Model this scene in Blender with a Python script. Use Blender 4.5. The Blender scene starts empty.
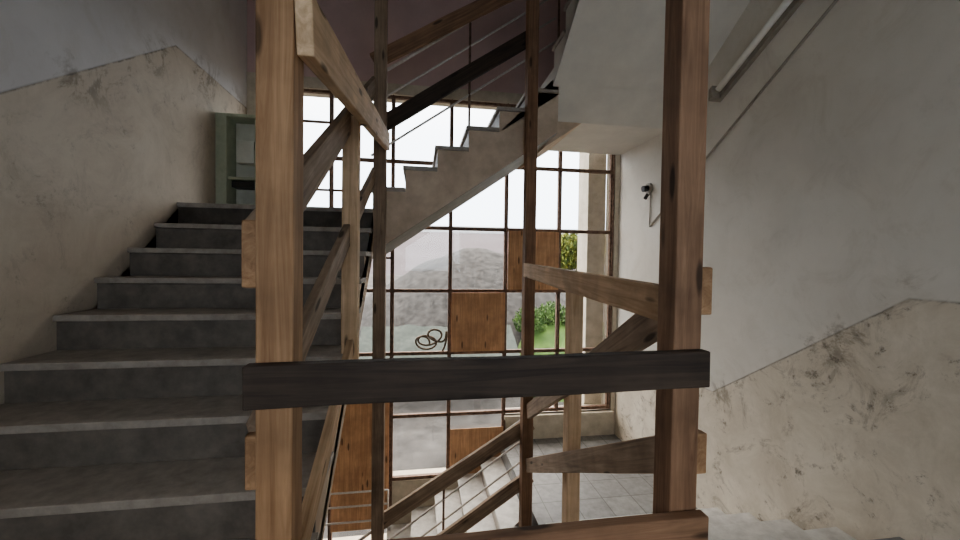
import bpy, bmesh, random
from math import *
from mathutils import Vector, Matrix, noise
random.seed(7)
E=1.484
# ------------------------------------------------------------------ materials
def newmat(name):
    m=bpy.data.materials.new(name); m.use_nodes=True
    nt=m.node_tree; b=nt.nodes['Principled BSDF']; return m,nt,b
def ramp(nt,fac,stops):
    r=nt.nodes.new('ShaderNodeValToRGB'); e=r.color_ramp.elements
    while len(e)<len(stops): e.new(.5)
    for i,(p,c) in enumerate(stops): e[i].position=p; e[i].color=(*c,1)
    nt.links.new(fac,r.inputs[0]); return r.outputs[0]
def mixc(nt,f,a,b,mode='MIX'):
    m=nt.nodes.new('ShaderNodeMix'); m.data_type='RGBA'; m.blend_type=mode
    for s,v in ((m.inputs[0],f),(m.inputs[6],a),(m.inputs[7],b)):
        if hasattr(v,'links'): nt.links.new(v,s)
        elif isinstance(v,(int,float)): s.default_value=v
        else: s.default_value=(*v,1)
    return m.outputs[2]
def math(nt,op,a,b=None,clamp=False):
    m=nt.nodes.new('ShaderNodeMath'); m.operation=op; m.use_clamp=clamp
    for s,v in zip(m.inputs,(a,b)):
        if v is None: continue
        if hasattr(v,'links'): nt.links.new(v,s)
        else: s.default_value=v
    return m.outputs[0]
def noise_t(nt,vec,scale,detail=6,rough=.6,dist=0):
    n=nt.nodes.new('ShaderNodeTexNoise'); n.inputs['Scale'].default_value=scale; n.inputs['Detail'].default_value=detail
    n.inputs['Roughness'].default_value=rough; n.inputs['Distortion'].default_value=dist
    nt.links.new(vec,n.inputs['Vector']); return n.outputs[0]
def bump(nt,b,h,s=.3,d=.01):
    n=nt.nodes.new('ShaderNodeBump'); n.inputs['Strength'].default_value=s; n.inputs['Distance'].default_value=d
    nt.links.new(h,n.inputs['Height']); nt.links.new(n.outputs[0],b.inputs['Normal'])
def pos(nt): return nt.nodes.new('ShaderNodeNewGeometry').outputs['Position']
def objc(nt): return nt.nodes.new('ShaderNodeTexCoord').outputs['Object']
B0=(0,0,0); B1=(1,1,1)
def wood(name,dark,light,sc=1.0,rough=.75):
    m,nt,b=newmat(name)
    mp=nt.nodes.new('ShaderNodeMapping'); nt.links.new(objc(nt),mp.inputs[0]); mp.inputs['Scale'].default_value=(30,30,1.6)
    oi=nt.nodes.new('ShaderNodeObjectInfo')
    add=nt.nodes.new('ShaderNodeVectorMath'); add.operation='ADD'; nt.links.new(mp.outputs[0],add.inputs[0])
    sc1=math(nt,'MULTIPLY',oi.outputs['Random'],37.); cb=nt.nodes.new('ShaderNodeCombineXYZ'); nt.links.new(sc1,cb.inputs[0]); nt.links.new(sc1,cb.inputs[2])
    nt.links.new(cb.outputs[0],add.inputs[1])
    g=noise_t(nt,add.outputs[0],1.,5,.65,1.2)
    mid=tuple((a+c)/2 for a,c in zip(dark,light))
    c=ramp(nt,g,[(.3,dark),(.5,mid),(.68,light)])
    big=noise_t(nt,objc(nt),4.,4,.6)
    c=mixc(nt,ramp(nt,big,[(.4,B0),(.75,(.55,.55,.55))]),c,tuple(x*.45 for x in dark))
    mp2=nt.nodes.new('ShaderNodeMapping'); nt.links.new(add.outputs[0],mp2.inputs[0]); mp2.inputs['Scale'].default_value=(.35,.35,1.6)
    v=nt.nodes.new('ShaderNodeTexVoronoi'); nt.links.new(mp2.outputs[0],v.inputs['Vector']); v.inputs['Scale'].default_value=1.1
    c=mixc(nt,ramp(nt,v.outputs[0],[(.10,(.85,.85,.85)),(.17,B0)]),c,tuple(x*.25 for x in dark))
    nt.links.new(c,b.inputs['Base Color']); b.inputs['Roughness'].default_value=rough
    bump(nt,b,g,.25,.004); return m
W_MID=wood('wood_brown',(.28,.155,.08),(.54,.345,.20))
W_BRN=wood('wood_old_brown',(.18,.10,.06),(.39,.24,.15))
W_DARK=wood('wood_dark',(.035,.025,.02),(.10,.072,.054))
W_GREY=wood('wood_weathered',(.22,.155,.11),(.47,.355,.26))
W_LIGHT=wood('wood_fresh',(.52,.35,.21),(.80,.60,.41))
PLY=wood('plywood',(.48,.27,.15),(.76,.48,.29))

def wall_mat(name,kind):
    m,nt,b=newmat(name); P=pos(nt)
    sp=nt.nodes.new('ShaderNodeSeparateXYZ'); nt.links.new(P,sp.inputs[0]); y,z=sp.outputs[1],sp.outputs[2]
    n1=noise_t(nt,P,1.1,8,.6); n2=noise_t(nt,P,7,8,.7); n3=noise_t(nt,P,2.6,10,.75,.6); n4=noise_t(nt,P,3.3,12,.8,1.0)
    s=.193/.28
    if kind=='left':
        up=mixc(nt,ramp(nt,n1,[(.35,B0),(.7,B1)]),(.64,.62,.61),(.54,.52,.51))
        lo=mixc(nt,ramp(nt,n3,[(.38,B0),(.66,B1)]),(.60,.53,.44),(.50,.43,.35))
        line=math(nt,'ADD',math(nt,'MULTIPLY',math(nt,'SUBTRACT',y,3.587),s),.446+1.263+E)
        line=math(nt,'MINIMUM',line,.446+1.263+E); line=math(nt,'MAXIMUM',line,1.26)
    else:
        up=mixc(nt,ramp(nt,n1,[(.35,B0),(.7,B1)]),(.70,.67,.61),(.59,.56,.50))
        lo=mixc(nt,ramp(nt,n3,[(.36,B0),(.68,B1)]),(.68,.62,.52),(.52,.46,.37))
        line=math(nt,'ADD',math(nt,'MULTIPLY',math(nt,'SUBTRACT',y,1.76),-s),-.176+E)
        line=math(nt,'MINIMUM',line,-.176+E); line=math(nt,'MAXIMUM',line,-1.15+E)
    d=math(nt,'SUBTRACT',z,line)
    d=math(nt,'ADD',d,math(nt,'MULTIPLY',math(nt,'SUBTRACT',n2,.5),.03))
    above=math(nt,'MULTIPLY',math(nt,'ADD',d,.004),120,True)
    up=mixc(nt,ramp(nt,n4,[(.50,B0),(.72,(.35,.35,.35))]),up,(.44,.40,.33))
    c=mixc(nt,above,lo,up)
    near=ramp(nt,math(nt,'ABSOLUTE',math(nt,'ADD',d,.06)),[(0,B1),(.26,B0)])
    patch=ramp(nt,n3,[(.54,B0),(.61,B1)])
    f=math(nt,'MULTIPLY',math(nt,'MULTIPLY',near,patch),.7)
    c=mixc(nt,f,c,(.21,.175,.13))
    edge=ramp(nt,math(nt,'ABSOLUTE',d),[(0,B1),(.011,B0)])
    c=mixc(nt,math(nt,'MULTIPLY',edge,ramp(nt,n2,[(.42,(.15,.15,.15)),(.58,(.85,.85,.85))])),c,(.14,.12,.10))
    below=math(nt,'SUBTRACT',1.,above)
    st=math(nt,'MULTIPLY',ramp(nt,n4,[(.53,B0),(.61,B1)]),below)
    c=mixc(nt,math(nt,'MULTIPLY',st,.25 if kind=='left' else .55),c,(.29,.25,.195))
    n5=noise_t(nt,P,13,6,.7)
    sp5=math(nt,'MULTIPLY',math(nt,'MULTIPLY',ramp(nt,n5,[(.57,B0),(.63,B1)]),ramp(nt,n4,[(.49,B0),(.58,B1)])),below)
    c=mixc(nt,math(nt,'MULTIPLY',sp5,.3 if kind=='left' else .75),c,(.16,.13,.10))
    nt.links.new(c,b.inputs['Base Color']); b.inputs['Roughness'].default_value=.85
    bump(nt,b,n2,.2,.01); return m
WL=wall_mat('wall_paint_left','left'); WR=wall_mat('wall_paint_right','right')
def plain(name,c1,c2,scale=4,rough=.85,bs=.2,detail=8):
    m,nt,b=newmat(name); P=pos(nt); n=noise_t(nt,P,scale,detail,.65)
    nt.links.new(ramp(nt,n,[(.35,c1),(.65,c2)]),b.inputs['Base Color']); b.inputs['Roughness'].default_value=rough
    if bs: bump(nt,b,n,bs,.01)
    return m
MAUVE=plain('wall_paint_mauve',(.58,.43,.42),(.66,.50,.48),2)
WHITEP=plain('plaster_white',(.66,.64,.60),(.74,.72,.67),3)
CREAM=plain('plaster_cream',(.50,.45,.36),(.66,.60,.50),6)
STRING=plain('stringer_plaster',(.54,.43,.33),(.72,.60,.48),5)
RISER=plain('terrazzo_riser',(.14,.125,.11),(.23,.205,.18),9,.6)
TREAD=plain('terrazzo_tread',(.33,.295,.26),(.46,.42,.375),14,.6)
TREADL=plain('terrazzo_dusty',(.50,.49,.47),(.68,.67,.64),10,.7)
RUST=plain('window_steel_rust',(.11,.06,.04),(.24,.16,.115),25,.7)
GREEN=plain('cabinet_green',(.42,.47,.35),(.54,.58,.46),9,.5)
CABIN=plain('cabinet_inside',(.66,.66,.58),(.76,.76,.69),9,.5)
BLACK=plain('black_metal',(.02,.02,.02),(.05,.045,.04),9,.5,0)
RODM=plain('rod_paint',(.55,.52,.49),(.70,.67,.64),40,.5,0)
TUBE=plain('fixture_white',(.78,.79,.76),(.85,.86,.82),12,.4,0)
GREYC=plain('conduit_grey',(.30,.27,.23),(.40,.365,.31),12,.6,0)
HOSE=plain('hose_brown',(.12,.08,.05),(.20,.14,.09),12,.6,0)
GRAVEL=plain('gravel',(.012,.012,.012),(.050,.049,.048),5,.95,.8,14)
GROUND=plain('rubble_ground',(.03,.029,.028),(.085,.083,.08),1.4,.95,.5,12)
FIELD=plain('far_field',(.055,.045,.052),(.07,.06,.068),.15,.95,0)
SEA=plain('far_sea',(.045,.06,.075),(.055,.07,.088),.05,.6,0)
SLABM=plain('rubble_slab',(.04,.04,.042),(.08,.08,.082),4,.9)
PEB=plain('slag_heap',(.03,.03,.032),(.07,.07,.073),6,.95,.6,10)
NET=plain('green_net',(.03,.040,.036),(.055,.067,.060),9,.9,.3)
def leafm(name,a,b_):
    m,nt,b=newmat(name); n=noise_t(nt,pos(nt),2.5,4,.6)
    nt.links.new(ramp(nt,n,[(.35,a),(.65,b_)]),b.inputs['Base Color']); b.inputs['Roughness'].default_value=.8
    return m
LEAF=leafm('leaves',(.02,.05,.006),(.14,.14,.015)); GRASS=leafm('grass',(.02,.055,.008),(.06,.115,.02))
m,nt,b=newmat('floor_tiles'); P=pos(nt)
br=nt.nodes.new('ShaderNodeTexBrick'); nt.links.new(P,br.inputs['Vector']); br.offset=0
br.inputs['Scale'].default_value=1; br.inputs['Brick Width'].default_value=.3; br.inputs['Row Height'].default_value=.3
br.inputs['Mortar Size'].default_value=.005; br.inputs['Color1'].default_value=(.25,.25,.25,1); br.inputs['Color2'].default_value=(.30,.30,.295,1); br.inputs['Mortar'].default_value=(.15,.15,.145,1)
n=noise_t(nt,P,12,8,.7); nt.links.new(mixc(nt,.6,br.outputs[0],ramp(nt,n,[(.35,(.45,.45,.45)),(.65,B1)]),'MULTIPLY'),b.inputs['Base Color']); b.inputs['Roughness'].default_value=.5
TILE=m
m,nt,b=newmat('window_glass'); nt.nodes.remove(b)
tr=nt.nodes.new('ShaderNodeBsdfTransparent'); tr.inputs[0].default_value=(.94,.94,.94,1)
gl=nt.nodes.new('ShaderNodeBsdfGlossy'); gl.inputs['Roughness'].default_value=.05
mx=nt.nodes.new('ShaderNodeMixShader'); mx.inputs[0].default_value=.03
nt.links.new(tr.outputs[0],mx.inputs[1]); nt.links.new(gl.outputs[0],mx.inputs[2]); nt.links.new(mx.outputs[0],nt.nodes['Material Output'].inputs[0])
GLASS=m

# ------------------------------------------------------------------ mesh helpers
def link(o,parent=None):
    bpy.context.scene.collection.objects.link(o)
    if parent: o.parent=parent
    return o
def empty(name,loc=(0,0,0)):
    o=bpy.data.objects.new(name,None); o.empty_display_size=.1; return link(o)
class MB:
    def __init__(s): s.bm=bmesh.new(); s.mats=[]
    def mi(s,m):
        if m not in s.mats: s.mats.append(m)
        return s.mats.index(m)
    def box(s,x0,x1,y0,y1,z0,z1,m):
        v=[s.bm.verts.new((x,y,z+E)) for x in(x0,x1) for y in(y0,y1) for z in(z0,z1)]
        i=s.mi(m)
        for f in((0,1,3,2),(4,6,7,5),(0,4,5,1),(2,3,7,6),(0,2,6,4),(1,5,7,3)):
            fc=s.bm.faces.new([v[k] for k in f]); fc.material_index=i
    def prism(s,pts,ext,m,mside=None):
        a=[s.bm.verts.new(Vector(p)+Vector((0,0,E))) for p in pts]; b=[s.bm.verts.new(Vector(p)+Vector((0,0,E))+Vector(ext)) for p in pts]
        i=s.mi(m); n=len(pts)
        for f in(a,b[::-1]): s.bm.faces.new(f).material_index=s.mi(mside or m)
        for k in range(n):
            s.bm.faces.new((a[k],b[k],b[(k+1)%n],a[(k+1)%n])).material_index=i
    def rod(s,p0,p1,r,m,seg=8):
        p0=Vector(p0);p1=Vector(p1); d=p1-p0; q=d.to_track_quat('Z','Y'); i=s.mi(m); A=[];B=[]
        for k in range(seg):
            o=q@Vector((r*cos(2*pi*k/seg),r*sin(2*pi*k/seg),0))
            A.append(s.bm.verts.new(p0+o+Vector((0,0,E)))); B.append(s.bm.verts.new(p1+o+Vector((0,0,E))))
        for k in range(seg):
            f=s.bm.faces.new((A[k],A[(k+1)%seg],B[(k+1)%seg],B[k])); f.material_index=i; f.smooth=True
        s.bm.faces.new(A[::-1]).material_index=i; s.bm.faces.new(B).material_index=i
    def done(s,name,parent=None,bevel=0):
        bmesh.ops.recalc_face_normals(s.bm,faces=s.bm.faces)
        me=bpy.data.meshes.new(name); s.bm.to_mesh(me); s.bm.free()
        for m in s.mats: me.materials.append(m)
        o=bpy.data.objects.new(name,me); link(o,parent)
        if bevel:
            md=o.modifiers.new('b','BEVEL'); md.width=bevel; md.segments=2; md.limit_method='ANGLE'
        return o
def beam(name,p0,p1,w,h,mat,parent):
    p0=Vector(p0)+Vector((0,0,E)); p1=Vector(p1)+Vector((0,0,E)); d=(p1-p0); L=d.length; d.normalize()
    if abs(d.z)>.95: x=Vector((1,0,0))
    else: x=d.cross(Vector((0,0,1))).normalized()
    x=(x-d*x.dot(d)).normalized(); y=d.cross(x)
    M=Matrix((x,y,d)).transposed().to_4x4(); M.translation=(p0+p1)/2
    bm=bmesh.new(); n=10
    rings=[]
    sd=random.random()*50
    for k in range(n+1):
        z=-L/2+L*k/n
        ww=w/2*(1+.02*noise.noise((sd,k*.4,0))); hh=h/2*(1+.03*noise.noise((sd+9,k*.4,0)))
        ox=.004*noise.noise((sd,k*.25,5)); oy=.004*noise.noise((sd,k*.25,9))
        rings.append([bm.verts.new((ox+a*ww,oy+b*hh,z)) for a,b in((-1,-1),(1,-1),(1,1),(-1,1))])
    for k in range(n):
        for j in range(4): bm.faces.new((rings[k][j],rings[k][(j+1)%4],rings[k+1][(j+1)%4],rings[k+1][j]))
    bm.faces.new(rings[0][::-1]); bm.faces.new(rings[-1])
    bmesh.ops.recalc_face_normals(bm,faces=bm.faces)
    me=bpy.data.meshes.new(name); bm.to_mesh(me); bm.free(); me.materials.append(mat)
    o=bpy.data.objects.new(name,me); link(o,parent); o.matrix_world=M
    md=o.modifiers.new('b','BEVEL'); md.width=.004; md.segments=2; md.limit_method='ANGLE'
    return o

# ------------------------------------------------------------------ constants
XL,XR=-1.96,2.625; D=4.93; t=.28; r=.193; s=r/t
Y0,Z0=3.587,.446; F0=-1.484; WX=-.40; Ym=3.585; Xm=-.426; RX=1.06
ZU,ZD=6.0,-5.6; YB=-1.7
# ------------------------------------------------------------------ room shell
def one(name,*a,bevel=0):
    m=MB(); m.box(*a); return m.done(name,bevel=bevel)
one('wall_left',XL-.25,XL,YB-.2,D+.3,ZD,ZU,WL)
one('wall_right',XR,XR+.25,YB-.2,D+.3,ZD,ZU,WR)
one('ceiling',XL-.25,XR+.25,YB-.2,D+.3,ZU,ZU+.2,WHITEP)
one('floor_basement',XL-.25,XR+.25,YB-.2,D+.3,ZD-.2,ZD,TILE)
m=MB()
m.box(XL,XR,D,D+.25,2.12,ZU,MAUVE)
m.box(XL,XR,D-.012,D+.25,1.99,2.12,CREAM)
m.box(XL,-1.78,D,D+.25,-3.55,1.99,CREAM)
m.box(2.56,XR,D,D+.25,-1.98,1.99,CREAM)
m.box(1.12,XR,D,D+.25,-3.55,-1.98,CREAM)
m.box(-.30,1.12,D,D+.25,-3.55,-2.74,CREAM)
m.box(XL,XR,D,D+.25,ZD,-3.55,CREAM)
m.box(1.10,2.58,D-.05,D+.05,-2.02,-1.98,CREAM)
m.done('wall_back')
m=MB()
m.box(XL,-.6,YB-.2,YB,ZD,ZU,WHITEP); m.box(1.2,XR,YB-.2,YB,ZD,ZU,WHITEP)
m.box(-.6,1.2,YB-.2,YB,ZD,-.3,WHITEP); m.box(-.6,1.2,YB-.2,YB,.9,ZU,WHITEP)  # opening in this unseen wall is added to let sky fill light in
m.done('wall_front')

m=MB(); m.box(XL,XR,YB,1.07,F0-.25,F0,TILE); m.box(RX,XR,1.07,1.76,F0-.25,F0,TILE); m.done('floor')
SC=empty('concrete_staircase')
m=MB(); m.box(XL,Xm+.02,Y0+.022,D,Z0-.30,Z0-.035,RISER); m.box(XL,Xm+.02,Y0,D,Z0-.035,Z0,TREAD); m.done('landing_1',SC)
ZL2=Z0+7*r
m=MB(); m.box(1.22,XR,Ym+.305,D,1.426,ZL2,WHITEP)
b0=.17+(1.254+.23)*.6707
m.prism([(1.254,D,b0),(1.64,D,1.43),(1.254,D,1.43)],(0,-(D-Ym-.305),0),STRING)
m.done('landing_2',SC)
r4,t4=.165,.33
ZM=F0-5*r4
m=MB(); m.box(RX,XR,1.76+4*t4,D,ZM-.2,ZM,TILE); m.done('landing_3',SC)
ZB=ZM-7*r
m=MB(); m.box(XL,RX-6*t,Ym,D,ZB-.2,ZB,TILE); m.done('landing_4',SC)
m=MB(); m.box(XL,XR,YB,1.0,3.42,3.72,WHITEP); m.done('ceiling_landing')

def flight(name,o,d,w,z0,n,off,bodym,treadm,riserm,nose=.022,th=.035,e0=0.,e1=.015,r=r,t=t):
    s=r/t
    m=MB(); d=Vector((*d,0)); w=Vector((*w,0)); o=Vector((*o,0))
    def P(sv,z): q=o+d*sv; return (q.x,q.y,z)
    pts=[P(nose,z0)]
    for k in range(1,n+1):
        sk=(k-1)*t+nose
        pts.append(P(sk,z0+k*r-th))
        if k<n: pts.append(P(sk+t,z0+k*r-th))
    sn=(n-1)*t+nose
    pts+= [P(sn,z0+r+sn*s-off),P(nose,z0+r+nose*s-off)]
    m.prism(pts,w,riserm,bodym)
    wn=w.normalized()
    for k in range(1,n):
        z=z0+k*r
        a,b=(k-1)*t,k*t+nose-.002
        q=[P(a,z-th),P(b,z-th),P(b,z),P(a,z)]
        m.prism([tuple(Vector(v)-wn*e0) for v in q],w+wn*(e0+e1),treadm)
    return m.done(name,SC,bevel=.004)
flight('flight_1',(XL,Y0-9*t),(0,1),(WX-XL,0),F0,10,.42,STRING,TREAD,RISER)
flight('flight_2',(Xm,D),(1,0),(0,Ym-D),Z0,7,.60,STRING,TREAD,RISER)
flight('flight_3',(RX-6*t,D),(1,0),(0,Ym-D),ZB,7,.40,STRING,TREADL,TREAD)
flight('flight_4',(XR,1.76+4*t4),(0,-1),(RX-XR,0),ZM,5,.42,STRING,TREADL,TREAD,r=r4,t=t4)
flight('flight_5',(XR,Ym),(0,-1),(1.22-XR,0),ZL2,10,ZL2+r-(1.426+.305*s),WHITEP,TREAD,WHITEP)
m=MB(); m.prism([(1.22,Ym+.305,1.426),(1.22,Ym-.03,1.426+.335*s),(1.22,Ym-.03,ZL2),(1.22,Ym+.305,ZL2)],(XR-1.22,0,0),WHITEP); m.done('soffit',SC)

# ------------------------------------------------------------------ window
win=empty('window_1')
xs=[-1.76,-1.04,-.32,.39,1.10,1.81,2.54]; zs=[1.98,1.20,.40,-.38,-1.16,-1.94]; zlow=[-2.72,-3.53]
m=MB()
for i,x in enumerate(xs):
    zb=-1.96 if x>1.2 else (-2.72 if x>-.3 else -3.55)
    wd=.022 if 0<i<len(xs)-1 else .03
    m.box(x-wd,x+wd,D+.02,D+.07,zb,1.99,RUST); m.box(x-.008,x+.008,D,D+.02,zb,1.99,RUST)
for z in zs: m.box(xs[0],xs[-1],D+.015,D+.065,z-.02,z+.02,RUST)
m.box(xs[0],1.10,D+.015,D+.065,-2.74,-2.70,RUST); m.box(xs[0],-.32,D+.015,D+.065,-3.55,-3.51,RUST)
for x0,x1,z in((-1.76,-.32,1.62),(-1.76,-.32,.82),(-1.76,-.32,0.02),(.39,1.1,-1.55)): m.box(x0,x1,D+.02,D+.05,z-.012,z+.012,RUST)
m.done('frame',win)
m=MB(); m.box(xs[0],xs[-1],D+.04,D+.043,-1.96,1.98,GLASS); m.box(xs[0],1.10,D+.04,D+.043,-2.72,-1.96,GLASS); m.box(xs[0],-.32,D+.04,D+.043,-3.53,-2.72,GLASS); m.done('glass',win)
def panel(x0,x1,z0,z1):
    bm=bmesh.new(); bmesh.ops.create_cube(bm,size=1); me=bpy.data.meshes.new('plywood_panel'); 
    for v in bm.verts: v.co=Vector((v.co.x*(x1-x0),v.co.y*.015,v.co.z*(z1-z0)))
    bm.to_mesh(me); bm.free(); me.materials.append(PLY); o=bpy.data.objects.new('plywood_panel',me); link(o); o.location=((x0+x1)/2,D-.010,(z0+z1)/2+E)
    md=o.modifiers.new('b','BEVEL'); md.width=.003
panel(1.12,1.79,-.36,.385); panel(.41,1.09,-1.14,-.40); panel(-1.02,-.34,-3.3,-1.72); panel(.41,1.09,-2.70,-2.12)
one('concrete_pillar',2.30,2.56,D+.26,D+.6,-5,2.3,CREAM)
m=MB()
for z in(-2.78,-2.95,-3.14): m.rod((XL,D-.10,z),(RX-5*t,D-.10,z),.012,RODM)
m.rod((-1.5,D-.10,ZB),(-1.5,D-.10,-2.78),.012,RODM); m.rod((RX-5*t,D-.1,ZB),(RX-5*t,D-.10,-2.78),.012,RODM); m.done('window_guard_rail')

def rails(x0,z0,nn,offs):
    m=MB(); y=Ym+.05
    x1=x0+nn*t
    for o in offs: m.rod((x0,y,z0+o),(x1,y,z0+nn*r+o),.010 if o<max(offs) else .015,RODM)
    for k in(0,3,nn):
        k2=min(k,nn); m.rod((x0+k2*t+.03,y,z0+k2*r-.0),(x0+k2*t+.03,y,z0+k2*r+max(offs)),.011,RUST)
    return m.done('metal_stair_railing')
rails(Xm,Z0+r,6,(.28,.5,.72,.95))
rails(RX-6*t,ZB+r,6,(.25,.45,.65,.85))

# ------------------------------------------------------------------ timber guard
g=empty('timber_guard_railing')
beam('post_1',(-.332,1.02,F0),(-.332,1.02,3.4),.082,.085,W_MID,g)
beam('post_2',(.728,1.02,F0),(.74,1.02,3.4),.082,.08,W_BRN,g)
beam('board_top',(-.385,.958,-.292),(.770,.958,-.280),.035,.098,W_DARK,g)
beam('board_bottom',(-.27,.958,-.742),(.780,.958,-.742),.035,.12,W_BRN,g)
g=empty('timber_guard_railing')
beam('post_corner',(-.33,3.46,-3.8),(-.33,3.46,4.2),.10,.10,W_GREY,g)
beam('post_mid',(-.375,2.29,-.62),(-.375,2.29,.78),.085,.085,W_LIGHT,g)
beam('rail_upper',(-.392,1.04,.03),(-.385,3.52,1.50),.035,.13,W_GREY,g)
beam('rail_lower',(-.392,1.04,-.45),(-.385,3.52,.74),.035,.11,W_GREY,g)
beam('rail_brace',(-.268,.98,.545),(-.268,3.40,.98),.04,.14,W_LIGHT,g)
beam('stringer_plank',(-.37,1.15,-1.02),(-.37,2.3,-.47),.035,.10,W_LIGHT,g)
beam('cleat_1',(-.393,1.0,.01),(-.393,1.07,.01),.035,.16,W_MID,g)
beam('cleat_2',(-.391,1.0,-.49),(-.391,1.07,-.49),.03,.13,W_MID,g)
g=empty('timber_guard_railing')
beam('cleat_1',(.800,1.0,-.078),(.800,1.08,-.078),.04,.135,W_MID,g)
beam('cleat_2',(.797,1.0,-.54),(.797,1.08,-.54),.035,.115,W_MID,g)
beam('post_corner',(.985,3.46,-3.2),(.975,3.46,4.2),.095,.10,W_BRN,g)
beam('post_mid',(.96,2.34,-2.2),(.96,2.34,-.13),.085,.085,W_LIGHT,g)
beam('rail_top',(.795,1.09,-.135),(.935,3.40,-.075),.04,.12,W_LIGHT,g)
beam('rail_upper',(.792,1.05,-.09),(.985,3.40,-1.34),.035,.125,W_GREY,g)
beam('rail_lower',(.792,1.05,-.555),(.985,3.40,-1.83),.035,.115,W_GREY,g)
g=empty('timber_guard_railing')
beam('rail_upper',(-.40,3.54,1.70),(1.0,3.54,2.54),.04,.13,W_BRN,g)
beam('rail_lower',(-.38,3.54,1.13),(1.0,3.54,2.05),.04,.13,W_DARK,g)
g=empty('timber_guard_railing')
beam('rail_upper',(1.05,3.54,-1.50),(-.32,3.54,-2.33),.04,.13,W_GREY,g)
beam('rail_lower',(1.05,3.54,-2.0),(-.2,3.54,-2.82),.04,.12,W_GREY,g)

# ------------------------------------------------------------------ wall fittings
cab=MB()
x0,x1,y0,y1,z0,z1=XL+.005,-1.58,4.2,4.42,Z0,1.40
cab.box(x0,x0+.10,y0,y1,z0,z1,GREEN); cab.box(x0+.10,x1,y0,y0+.02,z0,z0+.08,GREEN)
cab.box(x0+.10,x1,y1-.015,y1,z0,z1,CABIN); cab.box(x0+.10,x1,y0,y1,z1-.03,z1,GREEN)
cab.box(x1-.02,x1,y0,y1,z0,z1-.05,GREEN); cab.box(x0+.10,x1,y0+.03,y1,z0+.32,z0+.35,GREEN)
cab.box(x0+.12,x1-.03,y0+.06,y1-.02,z0+.25,z0+.31,BLACK); cab.box(x0+.15,x1-.06,y0+.09,y1-.02,z0+.5,z0+.72,CABIN)
cab.done('electrical_cabinet',bevel=.004)
m=MB()
fy0,fz0,fy1,fz1=3.13,1.45,1.9,2.11
m.prism([(XR-.04,fy0,fz0),(XR-.002,fy0,fz0),(XR-.002,fy0,fz0+.07),(XR-.04,fy0,fz0+.07)],(0,fy1-fy0,fz1-fz0),GREYC)
m.rod((XR-.085,fy0-.03,fz0+.055),(XR-.085,fy1+.03,fz1+.025),.026,TUBE,14)
m.prism([(XR-.12,fy0,fz0),(XR-.002,fy0,fz0),(XR-.002,fy0,fz0+.10),(XR-.12,fy0,fz0+.10)],(0,.04,-.02),GREYC)
m.done('fluorescent_lamp')
m=MB(); m.rod((XR-.012,4.2,.42),(XR-.012,1.6,2.06),.010,GREYC); m.rod((XR-.012,4.2,.42),(XR-.012,4.2,.86),.007,GREYC); m.done('electrical_conduit')
m=MB(); m.rod((XR,4.23,.86),(XR-.03,4.23,.86),.06,GREYC,20); m.rod((XR-.03,4.23,.86),(XR-.09,4.23,.85),.035,BLACK,16); m.rod((XR-.03,4.23,.79),(XR-.06,4.23,.74),.02,BLACK,10)
m.done('wall_lamp_socket')

# ------------------------------------------------------------------ outside
OUT=empty('outdoor_terrain')
def heightfield(name,x0,x1,y0,y1,nx,ny,fn,mat,par=None):
    bm=bmesh.new(); V=[[bm.verts.new((x0+(x1-x0)*i/nx,y0+(y1-y0)*j/ny,fn(x0+(x1-x0)*i/nx,y0+(y1-y0)*j/ny)+E)) for i in range(nx+1)] for j in range(ny+1)]
    for j in range(ny):
        for i in range(nx): bm.faces.new((V[j][i],V[j][i+1],V[j+1][i+1],V[j+1][i])).smooth=True
    me=bpy.data.meshes.new(name); bm.to_mesh(me); bm.free(); me.materials.append(mat); o=bpy.data.objects.new(name,me); return link(o,par)
def gz(x,y):
    k=min(1,max(0,(y-9)/18)); return -3.7+2.6*k+.12*noise.noise((x*.7,y*.7,0))
heightfield('ground',-60,60,D+.4,30,160,60,gz,GROUND,OUT)
heightfield('field',-120,140,29.5,70,80,30,lambda x,y:-1.15+(y-29.5)*.15+.1*noise.noise((x*.1,y*.1,0)),FIELD,OUT)
heightfield('sea',-260,300,69.5,120,20,8,lambda x,y:4.9+(y-69.5)*.11,SEA,OUT)
def pile(name,cx,cy,rad,h,zb,mat,sx=1,rg=.5,par=None):
    def f(x,y):
        q=sqrt(((x-cx)/sx)**2+(y-cy)**2)/rad
        return zb+h*max(0,1-q**1.6)+(.10*rg*noise.noise((x*3,y*3,1))+.25*rg*noise.noise((x*.8,y*.8,4)) if q<1 else 0)-.05-(.4 if q>=1 else 0)
    return heightfield(name,cx-rad*sx*1.05,cx+rad*sx*1.05,cy-rad*1.05,cy+rad*1.05,90,90,f,mat,par)
pile('gravel_pile',2.3,16,5.5,3.75,-3.2,GRAVEL,1.15)
pile('gravel_pile',9.4,19,4,2.9,-2.9,PEB)
GM=empty('grass_bank')
pile('mound',4.0,11.6,1.9,1.7,-3.35,GRASS,1,1.2,GM)
def foliage(name,blobs,mat,n=900,sz=.16,par=None):
    bm=bmesh.new()
    for (cx,cy,cz,rr) in blobs:
        for _ in range(n):
            v=Vector((random.gauss(0,1),random.gauss(0,1),random.gauss(0,1))).normalized()*rr*(random.random()**.33)
            c=Vector((cx,cy,cz+E))+Vector((v.x,v.y,v.z*.8)); q=Vector((random.gauss(0,1),random.gauss(0,1),random.gauss(0,1))).to_track_quat('Z','Y')
            bm.faces.new([bm.verts.new(c+q@Vector(p)*sz*random.uniform(.6,1.2)) for p in((0,-1,0),(.5,0,0),(0,1,0),(-.5,0,0))])
    me=bpy.data.meshes.new(name); bm.to_mesh(me); bm.free(); me.materials.append(mat); return link(bpy.data.objects.new(name,me),par)
T=empty('leafy_tree')
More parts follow.
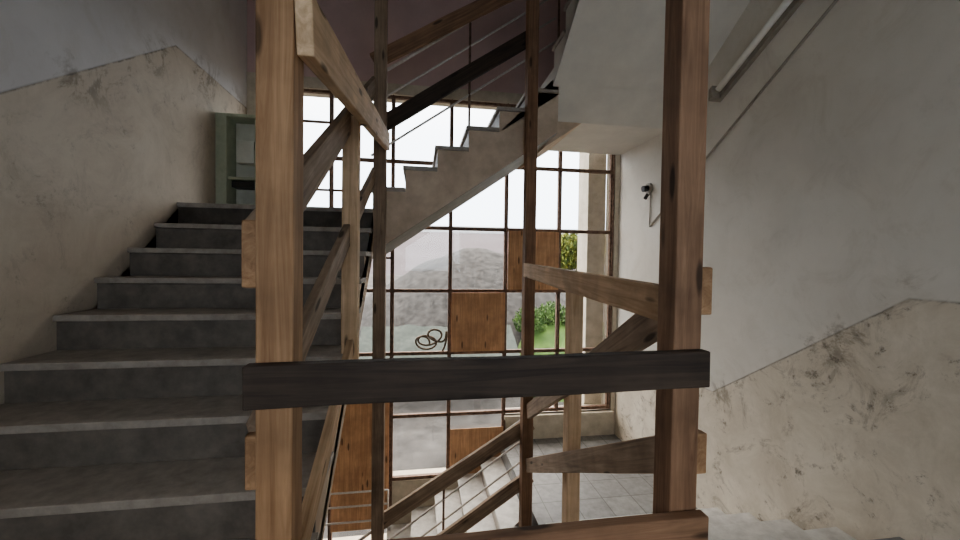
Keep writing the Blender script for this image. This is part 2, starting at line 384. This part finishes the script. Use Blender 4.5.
foliage('leaves',[(9.6,25,1.0,1.1),(10.8,25,1.0,1.4),(12.0,25.5,1.1,1.4),(13.2,26,.9,1.6),(11.2,24.5,.2,1.5),(9.4,25,.1,1.0),(12.6,25,.0,1.5)],LEAF,1500,.15,T)
tr=MB(); tr.rod((11,25,-2.5),(11,25,1),.12,RUST); tr.rod((12.3,25.6,-2.5),(12.3,25.6,1),.1,RUST); tr.done('trunks',T)
foliage('weeds',[(3.3,11.3,-1.75,.55),(4.0,11.5,-1.65,.55),(4.8,11.6,-1.85,.6),(5.4,11.8,-2.1,.5)],GRASS,1000,.06,GM)
heightfield('green_netting',-1.5,2.6,9.3,11.0,30,12,lambda x,y:-2.75+(y-9.3)*.55+.12*noise.noise((x*2,y*2,3)),NET)
cu=bpy.data.curves.new('hose','CURVE'); cu.dimensions='3D'; cu.bevel_depth=.012; sp=cu.splines.new('NURBS'); pts=[]
for k in range(30):
    a=k*.62; rr=.10+.03*sin(k*.9); pts.append((.02+rr*1.2*cos(a)+k*.008,D-.02-.001*k,-1.04+rr*.8*sin(a)+.004*k+E))
pts+= [(.34,D-.05,-.80+E),(.36,D-.05,-1.0+E),(.30,D-.05,-1.12+E)]
sp.points.add(len(pts)-1)
for p_,q in zip(sp.points,pts): p_.co=(*q,1)
sp.use_endpoint_u=True
o=bpy.data.objects.new('hose',cu); cu.materials.append(HOSE); link(o)

# ------------------------------------------------------------------ world / camera
w=bpy.data.worlds.new('w'); bpy.context.scene.world=w; w.use_nodes=True; nt=w.node_tree; bg=nt.nodes['Background']
tc=nt.nodes.new('ShaderNodeTexCoord'); sp_=nt.nodes.new('ShaderNodeSeparateXYZ'); nt.links.new(tc.outputs['Generated'],sp_.inputs[0])
nt.links.new(ramp(nt,sp_.outputs[2],[(0,(.56,.63,.70)),(.30,(.66,.71,.76)),(.55,(1.2,1.10,.99))]),bg.inputs[0]); bg.inputs[1].default_value=5.5
p=(395.8631,.1537,.0230,-.0132)
F=Vector((sin(p[1])*cos(p[2]),cos(p[1])*cos(p[2]),-sin(p[2]))); R=Vector((cos(p[1]),-sin(p[1]),0)); U=R.cross(F)
R2=R*cos(p[3])-U*sin(p[3]); U2=U*cos(p[3])+R*sin(p[3])
cam=bpy.data.cameras.new('camera'); co=bpy.data.objects.new('camera',cam); link(co)
M=Matrix((R2,U2,-F)).transposed().to_4x4(); M.translation=(0,0,E); co.matrix_world=M
cam.lens=36*p[0]/960; cam.sensor_width=36; cam.clip_start=.02; cam.clip_end=500
sc=bpy.context.scene; sc.camera=co
sc.view_settings.view_transform='AgX'; sc.view_settings.look='AgX - Medium High Contrast'; sc.view_settings.exposure=0.5
